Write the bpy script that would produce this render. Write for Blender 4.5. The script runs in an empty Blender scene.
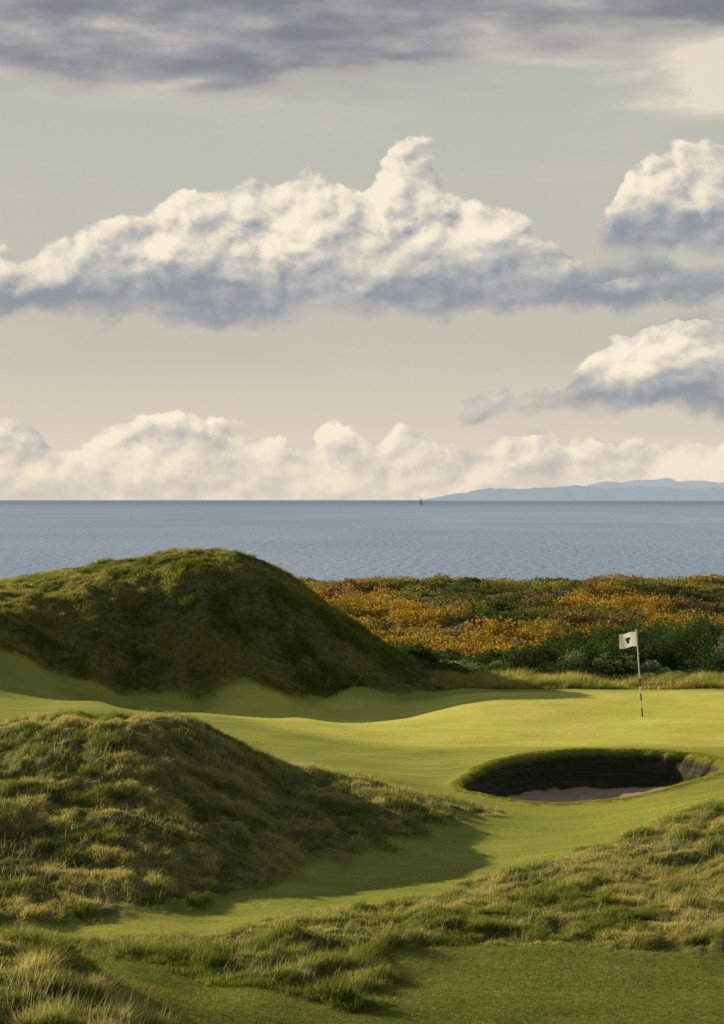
import bpy, math, random
import numpy as np
from mathutils import Vector
rng=np.random.default_rng(7)
F=2418.0
SEA=-11.0
SUN_AZ=math.radians(53)   # left of the view axis (+Y)
SUN_EL=math.radians(17)

# ---------------------------------------------------------------- utils
class V:
    def __init__(s,nt,sock): s.nt=nt; s.s=sock
    def _m(s,op,*a,clamp=False):
        n=s.nt.nodes.new('ShaderNodeMath'); n.operation=op; n.use_clamp=clamp
        for i,x in enumerate(a):
            if isinstance(x,V): s.nt.links.new(x.s,n.inputs[i])
            else: n.inputs[i].default_value=float(x)
        return V(s.nt,n.outputs[0])
    def __add__(s,o): return s._m('ADD',s,o)
    __radd__=__add__
    def __sub__(s,o): return s._m('SUBTRACT',s,o)
    def __rsub__(s,o): return s._m('SUBTRACT',o,s)
    def __mul__(s,o): return s._m('MULTIPLY',s,o)
    __rmul__=__mul__
    def __truediv__(s,o): return s._m('DIVIDE',s,o)
    def mn(s,o): return s._m('MINIMUM',s,o)
    def mx(s,o): return s._m('MAXIMUM',s,o)
    def pw(s,o): return s._m('POWER',s,o)
    def cl(s): return s._m('ADD',s,0.0,clamp=True)
    def ss(s,a,b):
        n=s.nt.nodes.new('ShaderNodeMapRange'); n.interpolation_type='SMOOTHSTEP'
        s.nt.links.new(s.s,n.inputs[0]); n.inputs[1].default_value=a; n.inputs[2].default_value=b
        n.inputs[3].default_value=0; n.inputs[4].default_value=1
        return V(s.nt,n.outputs[0])
def xyz(nt,x,y,z=0.0):
    n=nt.nodes.new('ShaderNodeCombineXYZ')
    for i,a in enumerate((x,y,z)):
        if isinstance(a,V): nt.links.new(a.s,n.inputs[i])
        else: n.inputs[i].default_value=a
    return V(nt,n.outputs[0])
def sep(nt,v):
    n=nt.nodes.new('ShaderNodeSeparateXYZ'); nt.links.new(v.s,n.inputs[0])
    return [V(nt,o) for o in n.outputs]
def noise(nt,vec,scale,detail=2,rough=0.5,dim='3D',lac=2.0,dist=0.0):
    n=nt.nodes.new('ShaderNodeTexNoise'); n.noise_dimensions=dim
    nt.links.new(vec.s,n.inputs['Vector']); n.inputs['Scale'].default_value=scale
    n.inputs['Detail'].default_value=detail; n.inputs['Roughness'].default_value=rough
    n.inputs['Lacunarity'].default_value=lac; n.inputs['Distortion'].default_value=dist
    return V(nt,n.outputs[0]),V(nt,n.outputs[1])
def voro(nt,vec,scale,detail=3,rough=0.5,dim='2D',smooth=None):
    n=nt.nodes.new('ShaderNodeTexVoronoi'); n.voronoi_dimensions=dim
    n.feature='F1' if smooth is None else 'SMOOTH_F1'
    nt.links.new(vec.s,n.inputs['Vector']); n.inputs['Scale'].default_value=scale
    n.inputs['Detail'].default_value=detail; n.inputs['Roughness'].default_value=rough
    if smooth is not None: n.inputs['Smoothness'].default_value=smooth
    return V(nt,n.outputs['Distance'])
def mixc(nt,f,a,b,mode='MIX'):
    n=nt.nodes.new('ShaderNodeMix'); n.data_type='RGBA'; n.blend_type=mode
    for idx,x in ((0,f),(6,a),(7,b)):
        if isinstance(x,V): nt.links.new(x.s,n.inputs[idx])
        elif idx==0: n.inputs[0].default_value=x
        else: n.inputs[idx].default_value=(x[0],x[1],x[2],1)
    return V(nt,n.outputs[2])
def ramp(nt,f,stops,interp='LINEAR'):
    n=nt.nodes.new('ShaderNodeValToRGB'); cr=n.color_ramp; cr.interpolation=interp
    while len(cr.elements)>1: cr.elements.remove(cr.elements[-1])
    cr.elements[0].position=stops[0][0]; cr.elements[0].color=(*stops[0][1],1)
    for p,c in stops[1:]:
        e=cr.elements.new(p); e.color=(*c,1)
    nt.links.new(f.s,n.inputs[0]); return V(nt,n.outputs[0])
def curve(nt,f,pts,x0,x1,ymax):
    n=nt.nodes.new('ShaderNodeFloatCurve'); c=n.mapping.curves[0]
    P=[((x-x0)/(x1-x0),y/ymax) for x,y in pts]
    c.points[0].location=P[0]; c.points[1].location=P[-1]
    for p in P[1:-1]: c.points.new(*p)
    for p in c.points: p.handle_type='AUTO_CLAMPED'
    n.mapping.update(); nt.links.new(f.s,n.inputs['Value'])
    return V(nt,n.outputs[0])*ymax
def attr(nt,name,fac=True):
    n=nt.nodes.new('ShaderNodeAttribute'); n.attribute_name=name
    return V(nt,n.outputs['Fac'] if fac else n.outputs['Color'])
def newmat(name):
    m=bpy.data.materials.new(name); m.use_nodes=True; nt=m.node_tree; nt.nodes.clear()
    out=nt.nodes.new('ShaderNodeOutputMaterial'); return m,nt,out
def mesh_obj(name,verts,faces,mat=None,smooth=True,attrs=None,cols=None):
    me=bpy.data.meshes.new(name); verts=np.asarray(verts,np.float32); faces=np.asarray(faces,np.int32)
    k=faces.shape[1]; nf=len(faces)
    me.vertices.add(len(verts)); me.vertices.foreach_set('co',verts.ravel())
    me.loops.add(nf*k); me.loops.foreach_set('vertex_index',faces.ravel())
    me.polygons.add(nf); me.polygons.foreach_set('loop_start',np.arange(0,nf*k,k,dtype=np.int32))
    me.update(calc_edges=True)
    me.polygons.foreach_set('use_smooth',np.full(nf,smooth,dtype=bool))
    for n,a in (attrs or {}).items():
        at=me.attributes.new(n,'FLOAT','POINT'); at.data.foreach_set('value',np.asarray(a,np.float32).ravel())
    if cols is not None:
        at=me.attributes.new('col','FLOAT_COLOR','POINT')
        c=np.ones((len(verts),4),np.float32); c[:,:3]=cols; at.data.foreach_set('color',c.ravel())
    if mat: me.materials.append(mat)
    me.update(); o=bpy.data.objects.new(name,me); bpy.context.scene.collection.objects.link(o); return o
def h2(i,j,s):
    n=(i.astype(np.int64)*374761393+j.astype(np.int64)*668265263+s*974711)&0xffffffff
    n=((n^(n>>13))*1274126177)&0xffffffff; n=n^(n>>16)
    return (n&0xffff)/65535.0
def vn(x,y,s=0):
    i=np.floor(x); j=np.floor(y); fx=x-i; fy=y-j; fx=fx*fx*fx*(fx*(fx*6-15)+10); fy=fy*fy*fy*(fy*(fy*6-15)+10)
    a=h2(i,j,s); b=h2(i+1,j,s); c=h2(i,j+1,s); d=h2(i+1,j+1,s)
    return (a*(1-fx)+b*fx)*(1-fy)+(c*(1-fx)+d*fx)*fy
def fbm(x,y,o=4,s=0,g=0.5):
    r=0;a=1;t=0
    for k in range(o):
        r=r+a*vn(x*2**k+17.3*k,y*2**k-9.1*k,s+k); t+=a; a*=g
    return r/t
def sstep(a,b,x):
    t=np.clip((x-a)/(b-a),0,1); return t*t*(3-2*t)

# ---------------------------------------------------------------- terrain
C=[ # (u, v, depth)
(-500,1100,20),(0,1045,20),(160,1090,20),(362,1190,21),(724,1210,21),(1300,1210,21),
(-500,930,25),(0,940,25),(50,952,25),(100,985,24.5),(150,1015,24),(0,1028,21.3),(200,1050,23.5),
(-500,940,28),(0,985,27.5),(60,985,27.5),
(200,995,26.8),(320,1020,26.0),(120,972,27.8),(260,985,27.3),(340,968,28.8),(400,1020,26.2),(500,1024,26.2),(620,1018,26.5),(724,1022,26.4),(1300,1024,26.4),
(450,962,29.2),(560,962,29.2),(724,965,29.2),(1300,965,29.2),
(30,945,30.5),(110,950,30),(250,944,30),(350,938,30.4),(450,934,30.8),(560,932,31),(650,925,31.5),(724,920,31.5),(1300,920,31.5),
(-500,945,31),(60,938,31.5),(200,921,33),(350,891,35.5),(450,861,38.5),(520,832,41.5),(600,816,43.8),(700,792,46),(900,775,47),(1300,760,48),
(280,925,32),(400,905,33.5),(520,893,34.5),(620,880,35),(724,868,35.5),(560,862,37),(620,845,38.3),(700,828,38.5),(724,803,41),(900,790,41),(1300,790,41),
# mound 2
(-500,910,33),(0,905,33),(100,910,33.2),(220,898,34.3),(320,868,36.8),(420,840,39.8),(470,825,41.8),
(-500,860,36),(0,835,35.6),(130,838,35.8),(230,835,37),(320,825,39),(400,815,41),
(-500,800,39.5),(0,770,38.8),(80,762,39),(150,760,39.2),(210,775,39.8),(280,795,41),
(-500,775,41.5),(-150,748,41.5),(0,728,41.5),(60,718,41.5),(130,715,41.5),(180,719,41.8),(215,733,42),(250,752,42.5),(300,771,43.5),(380,786,45),(450,800,45.3),(505,812,44.7),
(-500,745,46),(0,758,46.5),(130,758,46.5),(220,765,46.8),
# bunker surroundings
(455,793,47.4),(500,801,46.5),(560,806,46),(640,799,46.3),(730,776,48),(478,773,49.4),(520,758,51),(580,752,51.6),(650,752,51.6),(706,759,50.5),(800,765,50),
(420,790,47.5),(350,773,48.5),(300,768,49),
# green
(-500,720,52),(0,728,53),(100,730,53),(200,735,53),(300,745,53),(430,745,54),(560,741,54.5),(650,740,54.5),(724,740,54.5),(900,740,54.5),(1300,740,54.5),
(-500,680,60),(0,688,60),(100,702,60),(200,714,60),(300,718,60),(450,718,60.2),(642,717,60.2),(724,717,60),(1300,717,60),
(470,696,66.5),(560,694,67),(724,694,67),(1300,694,67),(360,699,66.5),
# mound 1
(-500,655,63),(-150,640,63),(0,654,63.3),(60,676,64.6),(120,696,65.0),(200,706,65.0),(300,703,66),(400,694,68.3),(455,688,70.0),
(-500,640,67),(-150,618,66.5),(0,617,66.5),(100,630,67),(200,640,67.2),(300,655,68.3),(380,674,69.6),
(-500,645,72),(-250,626,72.5),(-120,606,72.5),(0,586,72.5),(60,573,72.5),(110,564,72.3),(180,557,72),(240,561,72),(280,577,72.2),(320,604,72.5),(360,630,72.5),(400,658,72.5),(440,681,72),
(-500,640,82),(-120,625,82),(0,612,82),(150,607,82),(260,622,82),(340,650,82),(420,668,82),
(500,686,72),(600,686,72),(724,686,72),(1300,686,72),
# dunes
(500,670,82),(620,672,82),(724,672,82),(1300,672,82),
(-500,630,100),(100,640,100),(330,643,100),(500,643,100),(620,643,100),(724,645,100),(1300,645,100),
(-500,605,120),(200,612,120),(330,610,120),(450,608,120),(600,612,120),(724,614,120),(1300,612,120),
(-500,588,142),(200,590,142),(330,590,142),(450,587,142),(600,587,142),(724,589,142),(1300,589,142),
(-500,594,180),(362,594,180),(1300,594,180),(-500,597,260),(362,597,260),(1300,597,260),(-500,588,450),(362,588,450),(1300,588,450)]
C=np.array(C,float); ct=(C[:,0]-362)/F; cY=C[:,2]; cz=(500-C[:,1])*cY/F
def key(t,Y): return np.stack([t*40,np.log(Y)*14],-1)
K=key(ct,cY); n=len(K)
def phi(r2): return 0.5*r2*np.log(r2+1e-9)
D=((K[:,None]-K[None])**2).sum(-1); A=np.zeros((n+3,n+3)); A[:n,:n]=phi(D)+np.eye(n)*0.02
P=np.c_[np.ones(n),K]; A[:n,n:]=P; A[n:,:n]=P.T
W=np.linalg.solve(A,np.r_[cz,0,0,0])
def tps(t,Y):
    q=key(np.clip(t,-0.36,0.39),np.clip(Y,20,450)); sh=q.shape[:-1]; q=q.reshape(-1,2); out=np.empty(len(q))
    for i in range(0,len(q),20000):
        s=q[i:i+20000]; d=((s[:,None]-K[None])**2).sum(-1); out[i:i+20000]=phi(d)@W[:n]+W[n]+s@W[n+1:]
    return out.reshape(sh)
def poly(pts): return [((u-362)/F*Y,Y) for u,Y in pts]
def sdist(poly,x,y):
    inside=np.zeros(x.shape,bool); dm=np.full(x.shape,1e9)
    m=len(poly)
    for i in range(m):
        x0,y0=poly[i]; x1,y1=poly[(i+1)%m]
        c=((y0>y)!=(y1>y))&(x<(x1-x0)*(y-y0)/((y1-y0)+1e-12)+x0); inside^=c
        dx,dy=x1-x0,y1-y0; tt=np.clip(((x-x0)*dx+(y-y0)*dy)/(dx*dx+dy*dy+1e-12),0,1)
        dm=np.minimum(dm,(x-x0-tt*dx)**2+(y-y0-tt*dy)**2)
    d=np.sqrt(dm); return np.where(inside,d,-d)
def smoothpoly(pts,k=3):
    p=np.array(pts)
    for _ in range(k):
        q=np.roll(p,-1,0); p=np.stack([p*.75+q*.25,p*.25+q*.75],1).reshape(-1,2)
    return [tuple(a) for a in p]
Ys=np.concatenate([np.arange(3,20,1.0),np.arange(20,45,0.08),np.arange(45,53,0.04),np.arange(53,80,0.12),np.arange(80,150,0.4),np.arange(150,460,6.0)])
ts=np.concatenate([np.linspace(-1.6,-0.22,50)[:-1],np.arange(-0.22,0.22,0.0009),np.linspace(0.22,1.6,50)])
T,Y=np.meshgrid(ts,Ys); X=T*Y
Z=tps(T,Y)
MA=poly([(-1500,30),(-300,30),(0,31.2),(50,31.9),(200,33.7),(300,35.8),(400,39.2),(460,41.8),(518,44.3),(500,45.2),(450,45.6),(380,45.9),(300,45),(240,44),(180,43.4),(0,43.2),(-1500,43.5)])
MB=poly([(60,31.0),(230,31.6),(300,32.8),(430,34.6),(480,35.8),(540,37.3),(620,39.6),(724,42),(1500,44),(3500,46),(3500,30),(724,29.9),(500,30.2),(400,29.7),(385,28.6),(392,27.4),(370,26.6),(325,26.5),(250,27.2),(180,27.9),(110,28.7),(60,29.2),(-300,29.5),(-1500,29.8),(-1500,30.2),(-300,30.6)])
MC=poly([(-1500,27.8),(0,27.8),(60,27),(110,25.7),(170,24.3),(230,22),(260,15),(260,2),(-4000,2),(-3000,20)])
M1=poly([(-1500,61),(-300,62),(0,63.6),(60,64.7),(120,65.1),(200,65.2),(300,66.2),(400,68.5),(455,69.9),(540,70.2),(724,70),(1500,70),(3500,70),(3500,480),(-3500,480),(-3500,60)])
BK=smoothpoly(poly([(450,47.5),(500,46.4),(560,45.9),(640,46.3),(734,48.2),(716,50.6),(655,51.8),(580,51.8),(520,51.2),(474,49.4)]))
nx=(fbm(X*1.2,Y*1.2,3,5)-.5)*0.9; ny=(fbm(X*1.2,Y*1.2,3,9)-.5)*0.9
dA=sdist(MA,X+nx,Y+ny); dB=sdist(MB,X+nx,Y+ny); dC=sdist(MC,X+nx,Y+ny); d1=sdist(M1,X+nx*1.0,Y+ny*1.0)
rough=np.maximum.reduce([sstep(-.15,.4,dA),sstep(-.15,.4,dB),sstep(-.15,.4,dC),sstep(-.2,.4,d1)])
# relief of the rough
tuss=fbm(X*2.4,Y*1.7,4,21,0.62); big=fbm(X*.4,Y*.4,3,31)
Z+=rough*np.where(Y<50,(tuss-.5)*0.26+(big-.5)*.25,np.where(Y<80,(tuss-.5)*.24+(big-.5)*.30,0))
dune=sstep(80,92,Y)*(1-sstep(140,165,Y))
Z+=dune*((fbm(X*.09,Y*.11,4,41)-.5)*2.2+(fbm(X*.5,Y*.5,3,43)-.5)*.6)
Z+=(1-rough)*(1-sstep(70,72,Y))*((fbm(X*.22,Y*.22,2,61)-.5)*.16+(fbm(X*.8,Y*.8,2,63)-.5)*.04)
# bunker
db=np.full(X.shape,-9.0); sel=(Y>44)&(Y<54)&(X>-2)&(X<12)
db[sel]=sdist(BK,X[sel],Y[sel])+(fbm(X[sel]*3.5,Y[sel]*3.5,3,75)-.5)*.22
zf=-6.15+0.10*fbm(X*2,Y*2,2,71)+.10*sstep(5.3,6.6,X)+.12*(1-sstep(2.6,3.4,X))
lip=np.exp(-((db+0.12)/0.16)**2)*0.03
k=sstep(0.0,0.55,db); Z=Z*(1-k)+zf*k+lip*(db>-1)
sand=sstep(0.46,0.58,db-.35*sstep(5.4,6.4,X)-.25*(1-sstep(2.7,3.5,X))+(fbm(X*3,Y*3,2,73)-.5)*.2)
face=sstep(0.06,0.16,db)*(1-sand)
GP=smoothpoly(poly([(150,62),(260,55.5),(420,53.5),(600,53.2),(900,53.5),(1100,60),(900,67.5),(560,68),(420,67.2),(250,65.6)]),2)
gd=np.full(X.shape,-9.0); sel=(Y>50)&(Y<72); gd[sel]=sdist(GP,X[sel],Y[sel]); green=sstep(-.9,.5,gd)
near_mown=1-sstep(29.8,30.8,Y)  # mown turf nearest the camera: darker base colour, longer blades
ny_,nx_=X.shape
idx=np.arange(ny_*nx_).reshape(ny_,nx_)
faces=np.stack([idx[:-1,:-1],idx[:-1,1:],idx[1:,1:],idx[1:,:-1]],-1).reshape(-1,4)
# terrain material
m,nt,out=newmat('turf_ground')
tc=nt.nodes.new('ShaderNodeTexCoord'); pos=V(nt,tc.outputs['Object']); gx_,gy_,gz_=sep(nt,pos)
n1,_=noise(nt,pos,0.5,5,0.6); n2,_=noise(nt,pos,6,5,0.65); n3,_=noise(nt,pos,40,3,0.6); n4,_=noise(nt,xyz(nt,gx_*.5,gy_*2.2,0),1,4,.6)
mow=mixc(nt,n1.ss(.3,.7),(.30,.335,.036),(.50,.465,.06))
mow=mixc(nt,n2.ss(.35,.7)*.5,mow,(.36,.31,.07))
mow=mixc(nt,n4.ss(.4,.7)*.45,mow,(.20,.25,.03))
near_col=mixc(nt,n1.ss(.35,.65),(.14,.19,.022),(.25,.26,.034))
near_col=mixc(nt,n4.ss(.4,.7)*.5,near_col,(.28,.245,.05))
mow=mixc(nt,attr(nt,'near_mown'),mow,near_col)
grn=mixc(nt,n1.ss(.35,.65),(.68,.61,.085),(.84,.74,.14))
grn=mixc(nt,n4.ss(.4,.75)*.45,grn,(.50,.48,.065))
grn=mixc(nt,n2.ss(.4,.75)*.3,grn,(.52,.47,.075))
c=mixc(nt,attr(nt,'green'),mow,grn)
rg=mixc(nt,n2.ss(.35,.65),(.08,.095,.018),(.26,.225,.06))
c=mixc(nt,attr(nt,'rough'),c,rg)
lay,_=noise(nt,xyz(nt,gx_*.7,gy_*.7,gz_*22),1,3,.6)
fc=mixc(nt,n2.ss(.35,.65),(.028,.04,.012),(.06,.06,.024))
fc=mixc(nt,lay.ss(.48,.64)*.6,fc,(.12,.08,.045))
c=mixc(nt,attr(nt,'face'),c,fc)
sd=mixc(nt,n2.ss(.35,.65),(.50,.29,.165),(.64,.40,.24))
c=mixc(nt,attr(nt,'sand'),c,sd)
dn=mixc(nt,n1.ss(.35,.65),(.15,.10,.03),(.08,.08,.022))
c=mixc(nt,attr(nt,'dune'),c,dn)
b=nt.nodes.new('ShaderNodeBsdfPrincipled'); nt.links.new(c.s,b.inputs['Base Color']); b.inputs['Roughness'].default_value=.9
b.inputs['Specular IOR Level'].default_value=.15
b.inputs['Sheen Weight'].default_value=.5; b.inputs['Sheen Roughness'].default_value=.5
nt.links.new(c.s,b.inputs['Sheen Tint'])
bp=nt.nodes.new('ShaderNodeBump'); bp.inputs['Distance'].default_value=.04; bp.inputs['Strength'].default_value=.9
nt.links.new((n3*.6+n2+n4*2.0).s,bp.inputs['Height']); nt.links.new(bp.outputs[0],b.inputs['Normal'])
nt.links.new(b.outputs[0],out.inputs[0])
mesh_obj('terrain',np.stack([X,Y,Z],-1).reshape(-1,3),faces,m,True,dict(rough=rough,sand=sand,face=face,green=green,near_mown=near_mown,dune=sstep(78,86,Y)))
def samp(arr,t,y):
    ft=np.interp(t,ts,np.arange(len(ts))); fy=np.interp(y,Ys,np.arange(len(Ys)))
    i=np.clip(ft.astype(int),0,len(ts)-2); j=np.clip(fy.astype(int),0,len(Ys)-2); a=ft-i; b=fy-j
    return (arr[j,i]*(1-a)+arr[j,i+1]*a)*(1-b)+(arr[j+1,i]*(1-a)+arr[j+1,i+1]*a)*b

# ---------------------------------------------------------------- foliage
def leafmat(name,trans=.45):
    m,nt,out=newmat(name)
    col=attr(nt,'col',False)
    d=nt.nodes.new('ShaderNodeBsdfDiffuse'); tr=nt.nodes.new('ShaderNodeBsdfTranslucent'); mx=nt.nodes.new('ShaderNodeMixShader')
    nt.links.new(col.s,d.inputs[0]); nt.links.new(col.s,tr.inputs[0]); mx.inputs[0].default_value=trans
    nt.links.new(d.outputs[0],mx.inputs[1]); nt.links.new(tr.outputs[0],mx.inputs[2]); nt.links.new(mx.outputs[0],out.inputs[0])
    return m
gm=leafmat('grass_blades',.55)
def blades(name,t,y,h,w,col,lean=.45,mat=gm):
    N=len(t); x=t*y; z=samp(Z,t,y)-.01
    a=rng.uniform(0,2*np.pi,N); s=np.stack([np.cos(a),np.sin(a),np.zeros(N)],-1)*w[:,None]*.5
    la=rng.uniform(0,2*np.pi,N); lm=h*np.abs(rng.normal(0,lean,N))
    p=np.stack([x,y,z],-1)
    tip=p+np.stack([np.cos(la)*lm+.25*h,np.sin(la)*lm-.1*h,h],-1)
    v=np.stack([p-s,p+s,tip],1).reshape(-1,3)
    cc=np.stack([col*.7,col*.7,col],1).reshape(-1,3)
    return mesh_obj(name,v,np.arange(3*N).reshape(-1,3),mat,False,None,cc)
def pick(N,y0,y1,t0=-.18,t1=.18,pw=1.0):
    y=y0+(y1-y0)*rng.random(N)**pw; return rng.uniform(t0,t1,N),y
def mixcol(a,b,f): return np.array(a)*(1-f[:,None])+np.array(b)*f[:,None]
# near rough
t,y=pick(1600000,21,47); r=samp(rough,t,y); x=t*y
cl=fbm(x*3.2,y*2.6,3,81); kk=(r>rng.random(len(t))*.9+.05)&(cl+.25>rng.random(len(t))*.75)&(samp(db,t,y)<0)
t,y,x,r,cl=t[kk],y[kk],x[kk],r[kk],cl[kk]; N=len(t)
tf=fbm(x*1.6,y*1.6,4,91)
tr_=(x<.6)&(y>26)&(y<30.2)
h=(.03+.09*sstep(.4,.8,cl))*rng.uniform(.5,1.4,N)*(.5+.5*r); h*=np.where(y<25.8,1.35,1.0); h*=np.where(tr_,1.7,1)
f=np.clip(sstep(.4,.62,tf)*.75+rng.normal(0,.24,N)+.04,0,1); f=np.where(tr_,f*.45,f)
col=mixcol((.21,.265,.03),(.84,.69,.22),f)*rng.uniform(.7,1.25,N)[:,None]; col=np.minimum(col,.92)
blades('rough_grass',t,y,h,rng.uniform(.007,.013,N),col,.8)
# taller seed stalks dotted through the rough
t,y=pick(30000,21,46); r=samp(rough,t,y); kk=(r>.8)&(fbm(t*y*.9,y*.9,3,205)>.48); t,y=t[kk],y[kk]; N=len(t)
blades('seed_stalks',t,y,rng.uniform(.12,.28,N)*np.where(y<27,1.15,.75),rng.uniform(.005,.009,N),mixcol((.55,.46,.19),(.85,.73,.38),rng.random(N)),.5)
# mown turf blades
t,y=pick(550000,21,48); r=samp(rough,t,y); kk=(r<.5)&(samp(db,t,y)<-.03); t,y=t[kk],y[kk]; x=t*y; N=len(t)
f=np.clip(fbm(x*.8,y*1.6,4,101)*1.8-.55+rng.normal(0,.15,N),0,1)
col=mixcol((.26,.32,.03),(.64,.56,.085),f); near_k=samp(near_mown,t,y)[:,None]; col=col*(1-.42*near_k)
blades('fairway_grass',t,y,rng.uniform(.012,.028,N)*(1+.5*near_k[:,0]),rng.uniform(.008,.014,N),col,.8)
# ragged fringe around the bunker lip
t,y=pick(420000,45.5,52.6,.02,.16); d=samp(db,t,y); kk=(d>-.14)&(d<.14)&(rng.random(len(t))<.6); t,y,d=t[kk],y[kk],d[kk]; N=len(t)
col=mixcol((.30,.34,.035),(.70,.60,.11),np.clip(rng.normal(.45,.3,N),0,1))
blades('bunker_fringe',t,y,rng.uniform(.015,.055,N),rng.uniform(.01,.018,N),col,1.0)
# mound grass farther away
t,y=pick(1000000,61,84,-.18,.18,1.15); r=samp(rough,t,y); kk=(r>rng.random(len(t))); t,y=t[kk],y[kk]; x=t*y; N=len(t)
cl=fbm(x*2,y*1.6,3,111)
h=(.04+.12*sstep(.4,.75,cl))*rng.uniform(.5,1.3,N); tall=(x>2)&(y>69.5)&(y<73); h=np.where(tall,h*2.2+.05,h)
f=np.clip(sstep(.4,.62,fbm(x*1.0,y*1.0,4,123))*.55+rng.normal(0,.2,N),0,1); f=np.where(tall,np.clip(f+.3,0,1),f)
col=np.minimum(mixcol((.18,.235,.026),(.74,.62,.16),f)*rng.uniform(.7,1.25,N)[:,None],.9)
blades('mound_grass',t,y,h,rng.uniform(.014,.026,N),col,.7)

lm=leafmat('shrub_leaves',.38)
def shrubs(name,cx,cy,rad,ht,cnt,leaf,colf,mat=lm):
    VV=[];CC=[]
    for i in range(len(cx)):
        N=int(cnt[i]); a=rng.uniform(0,2*np.pi,N); cz=rng.random(N)**.7; sr=np.sqrt(1-cz**2)
        lump=.62+.7*fbm(np.cos(a)*1.9+cx[i]*3,np.sin(a)*1.9+cz*3+i,3,i%50)
        rr=lump*(1-.35*rng.random(N)**2)
        p=np.stack([cx[i]+np.cos(a)*sr*rad[i]*rr,cy[i]+np.sin(a)*sr*rad[i]*rr,cz*ht[i]*rr],-1)
        gz=samp(Z,np.array([cx[i]/cy[i]]),np.array([cy[i]]))[0]; p[:,2]+=gz-.08
        d1=rng.normal(0,1,(N,3)); d1/=np.linalg.norm(d1,axis=1)[:,None]
        d2=np.cross(d1,rng.normal(0,1,(N,3))); d2/=np.linalg.norm(d2,axis=1)[:,None]
        L=leaf[i]*rng.uniform(.5,1.3,N)[:,None]
        VV.append(np.stack([p-d1*L,p+d2*L*.45,p+d1*L,p-d2*L*.45],1).reshape(-1,3))
        c=colf(i,N,cz,a); CC.append(np.repeat(c,4,0))
    VV=np.concatenate(VV); CC=np.concatenate(CC)
    return mesh_obj(name,VV,np.arange(len(VV)).reshape(-1,4),mat,False,None,CC)
# dark gorse band behind the green
n=380; gy=rng.uniform(73.2,93,n); gu=rng.uniform(400,1050,n); gx=(gu-362)/F*gy
keep=(gx>1.6+(gy-73)*-.05)&((gy<85)|(gx>7)); gx,gy=gx[keep],gy[keep]; n=len(gx)
hb=rng.uniform(.5,.95,n)*(.8+1.4*sstep(3,11,gx)*sstep(75,80,gy)); hb*=np.where(gy<75.5,.75,1)
tone=rng.random(n)
def gc(i,N,cz,a):
    f=np.clip(rng.normal(tone[i]*.5+.1,.2,N)+cz*.25,0,1)
    if tone[i]>.75 and gy[i]<78: return mixcol((.08,.11,.04),(.32,.35,.16),f)
    return mixcol((.022,.038,.012),(.13,.19,.045),f)
shrubs('gorse_thicket',gx,gy,rng.uniform(.5,1.25,n),hb,np.full(n,1400),np.full(n,.05),gc)
# bracken / heather dunes
n=2200; by=85+(152-85)*rng.random(n)**.85; bt=rng.uniform(-.19,.22,n); bx=bt*by
keep=(bx>-6)|(by>120); bx,by=bx[keep],by[keep]; n=len(bx)
patch=fbm(bx*.16,by*.10,3,131)+rng.normal(0,.035,n); patch2=fbm(bx*.4,by*.3,3,137)+rng.normal(0,.05,n)
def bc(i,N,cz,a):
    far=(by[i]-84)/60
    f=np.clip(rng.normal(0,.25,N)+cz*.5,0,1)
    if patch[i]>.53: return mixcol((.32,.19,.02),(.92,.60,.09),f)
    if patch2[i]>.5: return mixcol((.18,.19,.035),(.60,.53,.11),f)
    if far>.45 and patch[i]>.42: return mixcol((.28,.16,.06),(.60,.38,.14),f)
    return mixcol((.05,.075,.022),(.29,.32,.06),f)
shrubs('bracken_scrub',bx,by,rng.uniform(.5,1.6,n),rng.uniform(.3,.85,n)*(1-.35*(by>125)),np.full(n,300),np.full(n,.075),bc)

# ---------------------------------------------------------------- sea, island, boat
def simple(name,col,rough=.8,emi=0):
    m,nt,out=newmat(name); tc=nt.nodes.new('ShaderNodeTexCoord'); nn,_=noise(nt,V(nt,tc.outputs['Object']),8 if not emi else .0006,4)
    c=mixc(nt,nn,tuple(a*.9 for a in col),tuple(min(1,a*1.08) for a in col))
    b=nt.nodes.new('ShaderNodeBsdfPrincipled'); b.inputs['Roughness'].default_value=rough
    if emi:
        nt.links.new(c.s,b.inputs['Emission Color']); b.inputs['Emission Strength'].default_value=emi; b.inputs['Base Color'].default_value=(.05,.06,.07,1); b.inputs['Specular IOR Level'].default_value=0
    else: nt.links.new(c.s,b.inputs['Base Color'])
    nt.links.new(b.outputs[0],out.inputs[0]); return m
m,nt,out=newmat('sea_water')
tc=nt.nodes.new('ShaderNodeTexCoord'); pos=V(nt,tc.outputs['Object']); px,py,pz=sep(nt,pos)
w1,_=noise(nt,xyz(nt,px*.014,py*.006,0),1,4,.55,'2D'); w2,_=noise(nt,xyz(nt,px*.5,py*.16,0),1,5,.6,'2D'); w3,_=noise(nt,xyz(nt,px*.0012,py*.0005,0),1,3,.5,'2D')
c=mixc(nt,w1.ss(.3,.7),(.42,.51,.64),(.54,.61,.70))
c=mixc(nt,w3.ss(.4,.65)*.5,c,(.33,.43,.57))
c=mixc(nt,py.ss(400,9000),c,(.24,.33,.48))
b=nt.nodes.new('ShaderNodeBsdfPrincipled'); nt.links.new(c.s,b.inputs['Base Color']); b.inputs['Roughness'].default_value=.45; b.inputs['IOR'].default_value=1.33
b.inputs['Specular IOR Level'].default_value=.5
bp=nt.nodes.new('ShaderNodeBump'); bp.inputs['Distance'].default_value=.4; bp.inputs['Strength'].default_value=1
nt.links.new((w2+w1).s,bp.inputs['Height']); nt.links.new(bp.outputs[0],b.inputs['Normal']); nt.links.new(b.outputs[0],out.inputs[0])
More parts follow.
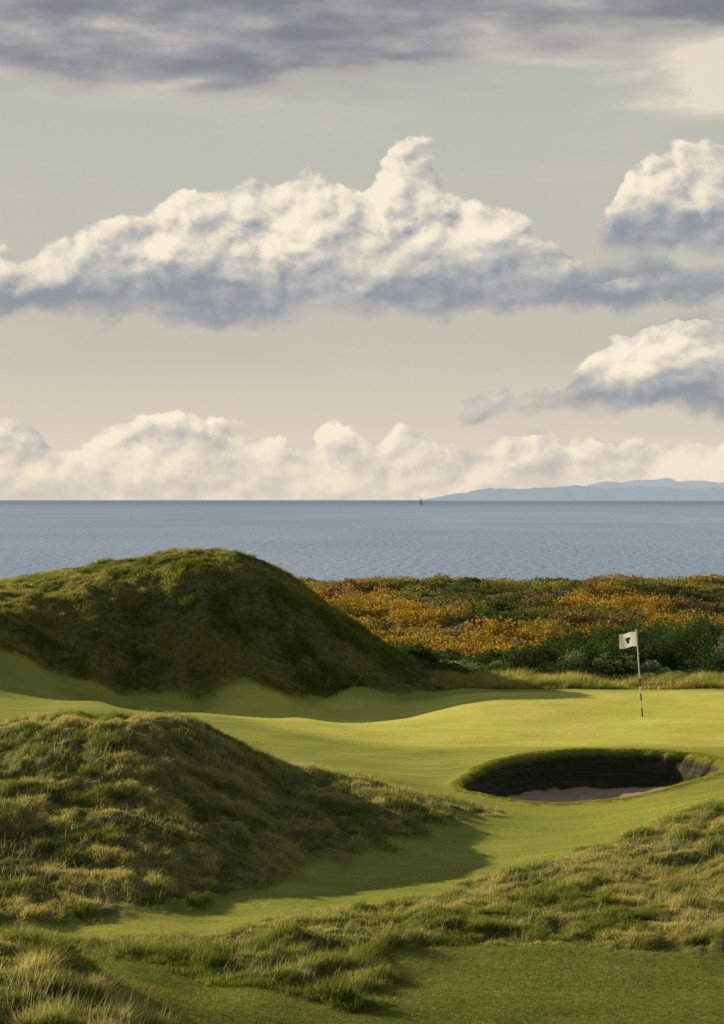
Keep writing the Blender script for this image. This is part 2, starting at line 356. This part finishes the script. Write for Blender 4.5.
mesh_obj('sea',[(-90000,150,SEA),(90000,150,SEA),(90000,90000,SEA),(-90000,90000,SEA)],[(0,1,2,3)],m,False)
# island hills
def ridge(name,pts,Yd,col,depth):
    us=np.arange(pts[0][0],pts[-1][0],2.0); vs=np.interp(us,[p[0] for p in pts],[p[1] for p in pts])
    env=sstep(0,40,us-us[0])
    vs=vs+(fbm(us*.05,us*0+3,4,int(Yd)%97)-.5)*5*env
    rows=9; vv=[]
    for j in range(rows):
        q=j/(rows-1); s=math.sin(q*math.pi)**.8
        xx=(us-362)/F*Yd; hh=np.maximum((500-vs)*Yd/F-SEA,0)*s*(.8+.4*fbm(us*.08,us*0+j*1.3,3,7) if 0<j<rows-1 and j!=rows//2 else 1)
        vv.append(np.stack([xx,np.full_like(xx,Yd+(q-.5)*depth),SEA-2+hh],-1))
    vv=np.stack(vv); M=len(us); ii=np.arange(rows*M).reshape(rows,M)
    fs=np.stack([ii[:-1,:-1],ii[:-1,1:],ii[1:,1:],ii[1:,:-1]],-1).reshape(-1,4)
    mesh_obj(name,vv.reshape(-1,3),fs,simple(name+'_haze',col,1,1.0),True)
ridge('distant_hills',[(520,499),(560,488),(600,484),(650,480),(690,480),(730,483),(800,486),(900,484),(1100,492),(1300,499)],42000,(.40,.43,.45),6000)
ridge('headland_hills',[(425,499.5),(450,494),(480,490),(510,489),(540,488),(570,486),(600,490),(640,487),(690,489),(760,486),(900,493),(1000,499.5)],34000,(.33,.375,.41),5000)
# sailing boat
Yb=6000; sc=1.3; root=bpy.data.objects.new('sailing_boat',None); bpy.context.scene.collection.objects.link(root); root.location=((421-362)/F*Yb,Yb,SEA)
hm=simple('boat_hull',(.45,.45,.46)); sm=simple('sail_cloth',(.85,.83,.8))
hull=[(-5,0,1.3),(5.5,0,1.5),(0,-1.6,1.3),(0,1.6,1.3),(-4,0,-.2),(4,0,-.2),(-5,-1,1.3),(-5,1,1.3)]
o=mesh_obj('hull',np.array(hull)*sc,[(0,6,2),(2,1,0),(0,1,3),(3,7,0),(6,4,2),(2,4,5),(2,5,1),(7,3,4),(3,5,4),(3,1,5),(6,7,4)],hm,False); o.parent=root
o=mesh_obj('mast',np.array([(-.15,-.1,1),(.15,-.1,1),(.15,.1,1),(-.15,.1,1),(0,0,14)])*sc,[(0,1,4),(1,2,4),(2,3,4),(3,0,4)],hm,False); o.parent=root
o=mesh_obj('mainsail',np.array([(-.2,0,2.2),(-3.5,.4,2.4),(-.1,0,13.5)])*sc,[(0,1,2)],sm,False); o.parent=root
o=mesh_obj('jib',np.array([(.4,0,1.8),(4,-.2,1.8),(.1,0,12.5)])*sc,[(0,1,2)],sm,False); o.parent=root

# ---------------------------------------------------------------- golf flag
root=bpy.data.objects.new('golf_flag',None); bpy.context.scene.collection.objects.link(root)
fy=60.2; fx=(642.5-362)/F*fy; fz=float(samp(Z,np.array([fx/fy]),np.array([fy]))[0]); root.location=(fx,fy,fz); root.rotation_euler=(0,math.radians(-4.0),0)
wp=simple('pole_white',(.8,.8,.78),.4); bk=simple('pole_black',(.03,.03,.03),.4)
def tube(name,z0,z1,r,mat,par):
    k=14; a=np.arange(k)*2*np.pi/k; v=[]
    for z in (z0,z1): v+= [(math.cos(q)*r,math.sin(q)*r,z) for q in a]
    f=[(i,(i+1)%k,k+(i+1)%k,k+i) for i in range(k)]
    o=mesh_obj(name,v,f,mat,True); o.parent=par; return o
tube('pole_upper',.95,2.14,.017,wp,root)
segs=[(-.12,.22,bk),(.22,.40,wp),(.40,.58,bk),(.58,.76,wp),(.76,.95,bk)]
for i,(a,b_,mm) in enumerate(segs): tube('pole_band_%d'%(i+1),a,b_,.0175,mm,root)
bpy.ops.mesh.primitive_uv_sphere_add(radius=.026,location=(0,0,2.16),segments=16,ring_count=8); o=bpy.context.object; o.name='finial'; o.data.materials.append(wp); o.parent=root
nu,nv=26,18; us=np.linspace(0,1,nu); vs=np.linspace(0,1,nv); Ug,Vg=np.meshgrid(us,vs)
cx=-.02-Ug*.42; cyy=.05*np.sin(Ug*7+Vg*1.2)*Ug; czz=2.12-Vg*.36-Ug*.03+.015*np.sin(Ug*6)
ii=np.arange(nu*nv).reshape(nv,nu); fs=np.stack([ii[:-1,:-1],ii[:-1,1:],ii[1:,1:],ii[1:,:-1]],-1).reshape(-1,4)
m,nt,out=newmat('flag_cloth')
em=attr(nt,'emblem'); c=mixc(nt,em.ss(.4,.6),(.82,.79,.72),(.03,.03,.04))
d=nt.nodes.new('ShaderNodeBsdfDiffuse'); tr=nt.nodes.new('ShaderNodeBsdfTranslucent'); mx=nt.nodes.new('ShaderNodeMixShader'); mx.inputs[0].default_value=.45
nt.links.new(c.s,d.inputs[0]); nt.links.new(c.s,tr.inputs[0]); nt.links.new(d.outputs[0],mx.inputs[1]); nt.links.new(tr.outputs[0],mx.inputs[2]); nt.links.new(mx.outputs[0],out.inputs[0])
em=(np.abs(Ug-.5)<.17*(1-.6*(Vg-.3)/.4))*(Vg>.3)*(Vg<.72)*1.0
o=mesh_obj('flag_cloth',np.stack([cx,cyy,czz],-1).reshape(-1,3),fs,m,True,dict(emblem=em)); o.parent=root

# ---------------------------------------------------------------- sun, world
S=Vector((-math.sin(SUN_AZ)*math.cos(SUN_EL),math.cos(SUN_AZ)*math.cos(SUN_EL),math.sin(SUN_EL)))
sl=bpy.data.lights.new('sun','SUN'); sl.energy=5; sl.angle=math.radians(.5); sl.color=(1,.89,.66)
so=bpy.data.objects.new('sun',sl); bpy.context.scene.collection.objects.link(so); so.rotation_euler=S.to_track_quat('Z','Y').to_euler()
w=bpy.data.worlds.new('World'); bpy.context.scene.world=w; w.use_nodes=True; nt=w.node_tree; nt.nodes.clear()
w.cycles.sampling_method='NONE'
out=nt.nodes.new('ShaderNodeOutputWorld'); bg=nt.nodes.new('ShaderNodeBackground'); bg.inputs[1].default_value=.1; nt.links.new(bg.outputs[0],out.inputs[0])
sk=nt.nodes.new('ShaderNodeTexSky'); sk.sky_type='NISHITA'; sk.sun_disc=False; sk.sun_elevation=SUN_EL; sk.sun_rotation=-SUN_AZ
tc=nt.nodes.new('ShaderNodeTexCoord'); dx,dy,dz=sep(nt,V(nt,tc.outputs['Generated']))
u=dx._m('ARCTAN2',dx,dy)*F+362.0
e=dz._m('ARCSINE',dz)*F
X0,X1=-300,1024
main=([(-300,230),(-100,240),(0,234),(20,246),(60,228),(100,219),(160,203),(200,188),(235,178),(270,172),(305,162),(335,172),(355,190),(372,176),(385,146),(402,134),(424,146),(445,170),(470,190),(500,210),(530,230),(570,246),(620,250),(724,258),(1024,240)],
      [(-300,320),(0,332),(100,328),(220,336),(300,332),(360,322),(420,328),(500,320),(600,320),(724,308),(1024,310)])
low=([(-300,460),(420,450),(450,410),(474,386),(500,380),(520,388),(555,386),(575,374),(590,346),(610,324),(645,313),(690,308),(724,306),(800,330),(1024,460)],
     [(-300,380),(420,405),(450,426),(560,428),(724,422),(1024,380)])
up=([(-300,360),(560,350),(600,250),(625,176),(650,152),(690,146),(724,148),(800,170),(900,320),(1024,360)],
    [(-300,270),(724,268),(1024,270)])
hor=([(-300,425),(0,418),(40,414),(62,440),(90,434),(125,420),(165,412),(215,416),(250,432),(300,434),(332,416),(360,436),(405,426),(450,440),(500,430),(550,436),(600,438),(660,432),(724,428),(1024,425)],
     [(-300,560),(1024,560)])
def Hf(u,e):
    p=xyz(nt,u*.01,e*.01,0.0)
    _,nc=noise(nt,p,1.3,5,.6,'2D'); a,b_,_c=sep(nt,nc)
    uw=u+(a-.5)*50; ew=e+(b_-.5)*36
    f=((uw-X0)/(X1-X0)).cl()
    v=500-ew
    M=None; R=None
    for (tp,bt) in (main,low,up,hor):
        ct_=curve(nt,f,tp,X0,X1,600); cb=curve(nt,f,bt,X0,X1,600)
        mi=(v-ct_).mn((cb-v)*1.1)
        ri=(cb-v)
        M=mi if M is None else M.mx(mi)
        rr=ri+ (mi._m('LESS_THAN',mi,-12.0))*500
        R=rr if R is None else R.mn(rr)
    vb=voro(nt,xyz(nt,uw*.01,ew*.0135,0),1.35,1,.5,'2D')
    vc=voro(nt,xyz(nt,uw*.01,ew*.0125,0),3.9,2,.5,'2D')
    fn,_=noise(nt,p,4,7,.58,'2D')
    Mc=M.mn(60.0).mx(-40.0)
    bump=(.42-vb)*.85+(.35-vc)*.30
    H=Mc/24+bump+(fn-.5)*.6
    L=Mc/60+bump+(fn-.5)*.14
    return H+.10,L,R
H0,L0,R0=Hf(u,e); _,L1,_=Hf(u-8.0,e+8.0)
soft=R0.ss(0,70)
alpha=(H0.ss(-.05,1.1)*(1-soft)+H0.ss(-.02,.30)*soft)
dH=L0-L1
und=R0.ss(0,100)
ln,_=noise(nt,xyz(nt,u*.01,e*.024,3.0),.75,6,.55,'2D')
lit=(.40+dH*.95)*(.30+.70*und)+(ln-.5)*1.3+und*.20-.02
lit=lit.cl()
ccol=ramp(nt,lit,[(0,(.25,.28,.33)),(.25,(.37,.385,.41)),(.5,(.58,.55,.50)),(.72,(.82,.73,.585)),(1,(1.0,.90,.71))],'B_SPLINE')
base=ramp(nt,(e/900).cl(),[(0,(.80,.68,.55)),(.06,(.72,.63,.52)),(.16,(.57,.53,.45)),(.4,(.50,.51,.445)),(.55,(.46,.48,.44)),(1,(.40,.45,.50))])
vl,_=noise(nt,xyz(nt,u*.0035,e*.014,21.0),1,5,.55,'2D',dist=.2)
base=mixc(nt,vl.ss(.45,.75)*.35,base,(.64,.59,.50))
hz=e.ss(110,0)
ccol=mixc(nt,hz*.60,ccol,(.82,.72,.58))
col=mixc(nt,alpha*.97,base,ccol)
# high stratus
sn,_=noise(nt,xyz(nt,u*.0028,e*.014,1.0),1.0,5,.55,'2D')
sn2,_=noise(nt,xyz(nt,u*.012,e*.034,5.0),1.0,6,.58,'2D')
sn3,_=noise(nt,xyz(nt,u*.0048,e*.020,9.0),1.0,6,.52,'2D')
edge=(e-418.0-(u-362)*.03)/45+(sn-.5)*2.4+(sn2-.5)*1.0
sa=edge.ss(-.40,.40)
ls=(sn2*.50+sn3*1.25-.375-(edge*.03).cl())
scol=ramp(nt,ls.cl(),[(.26,(.21,.22,.25)),(.43,(.30,.305,.325)),(.58,(.42,.41,.40)),(.72,(.62,.57,.49)),(.86,(.80,.71,.58))],'B_SPLINE')
rim=edge.ss(-.35,.05)*(1-edge.ss(.05,.6))
scol=mixc(nt,rim*.45,scol,(.62,.57,.48))
st=((u-560.0+(sn-.5)*500)/140).cl()*(e.ss(368,400)*(1-e.ss(430,475)))
sc2=(st*(sn2*1.6+sn-.65)*3).cl()
fade=1-e.ss(700,1300)
col=mixc(nt,sa*fade,col,scol)
col=mixc(nt,sc2*.85,col,(.84,.75,.60))
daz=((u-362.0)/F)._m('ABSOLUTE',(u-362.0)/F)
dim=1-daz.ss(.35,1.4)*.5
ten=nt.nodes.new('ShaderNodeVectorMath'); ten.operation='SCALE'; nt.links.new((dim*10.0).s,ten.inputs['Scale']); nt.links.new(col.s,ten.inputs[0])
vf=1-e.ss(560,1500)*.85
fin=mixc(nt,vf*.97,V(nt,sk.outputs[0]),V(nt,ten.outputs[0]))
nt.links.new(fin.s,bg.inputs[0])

# ---------------------------------------------------------------- camera
cd=bpy.data.cameras.new('camera'); cd.lens=85; cd.sensor_width=36; cd.clip_start=.1; cd.clip_end=200000
co=bpy.data.objects.new('camera',cd); bpy.context.scene.collection.objects.link(co); co.location=(0,0,0)
co.rotation_euler=(math.radians(90)-math.atan(12/F),0,0); bpy.context.scene.camera=co
sc_=bpy.context.scene; sc_.view_settings.view_transform='Standard'; sc_.view_settings.look='None'; sc_.view_settings.exposure=0
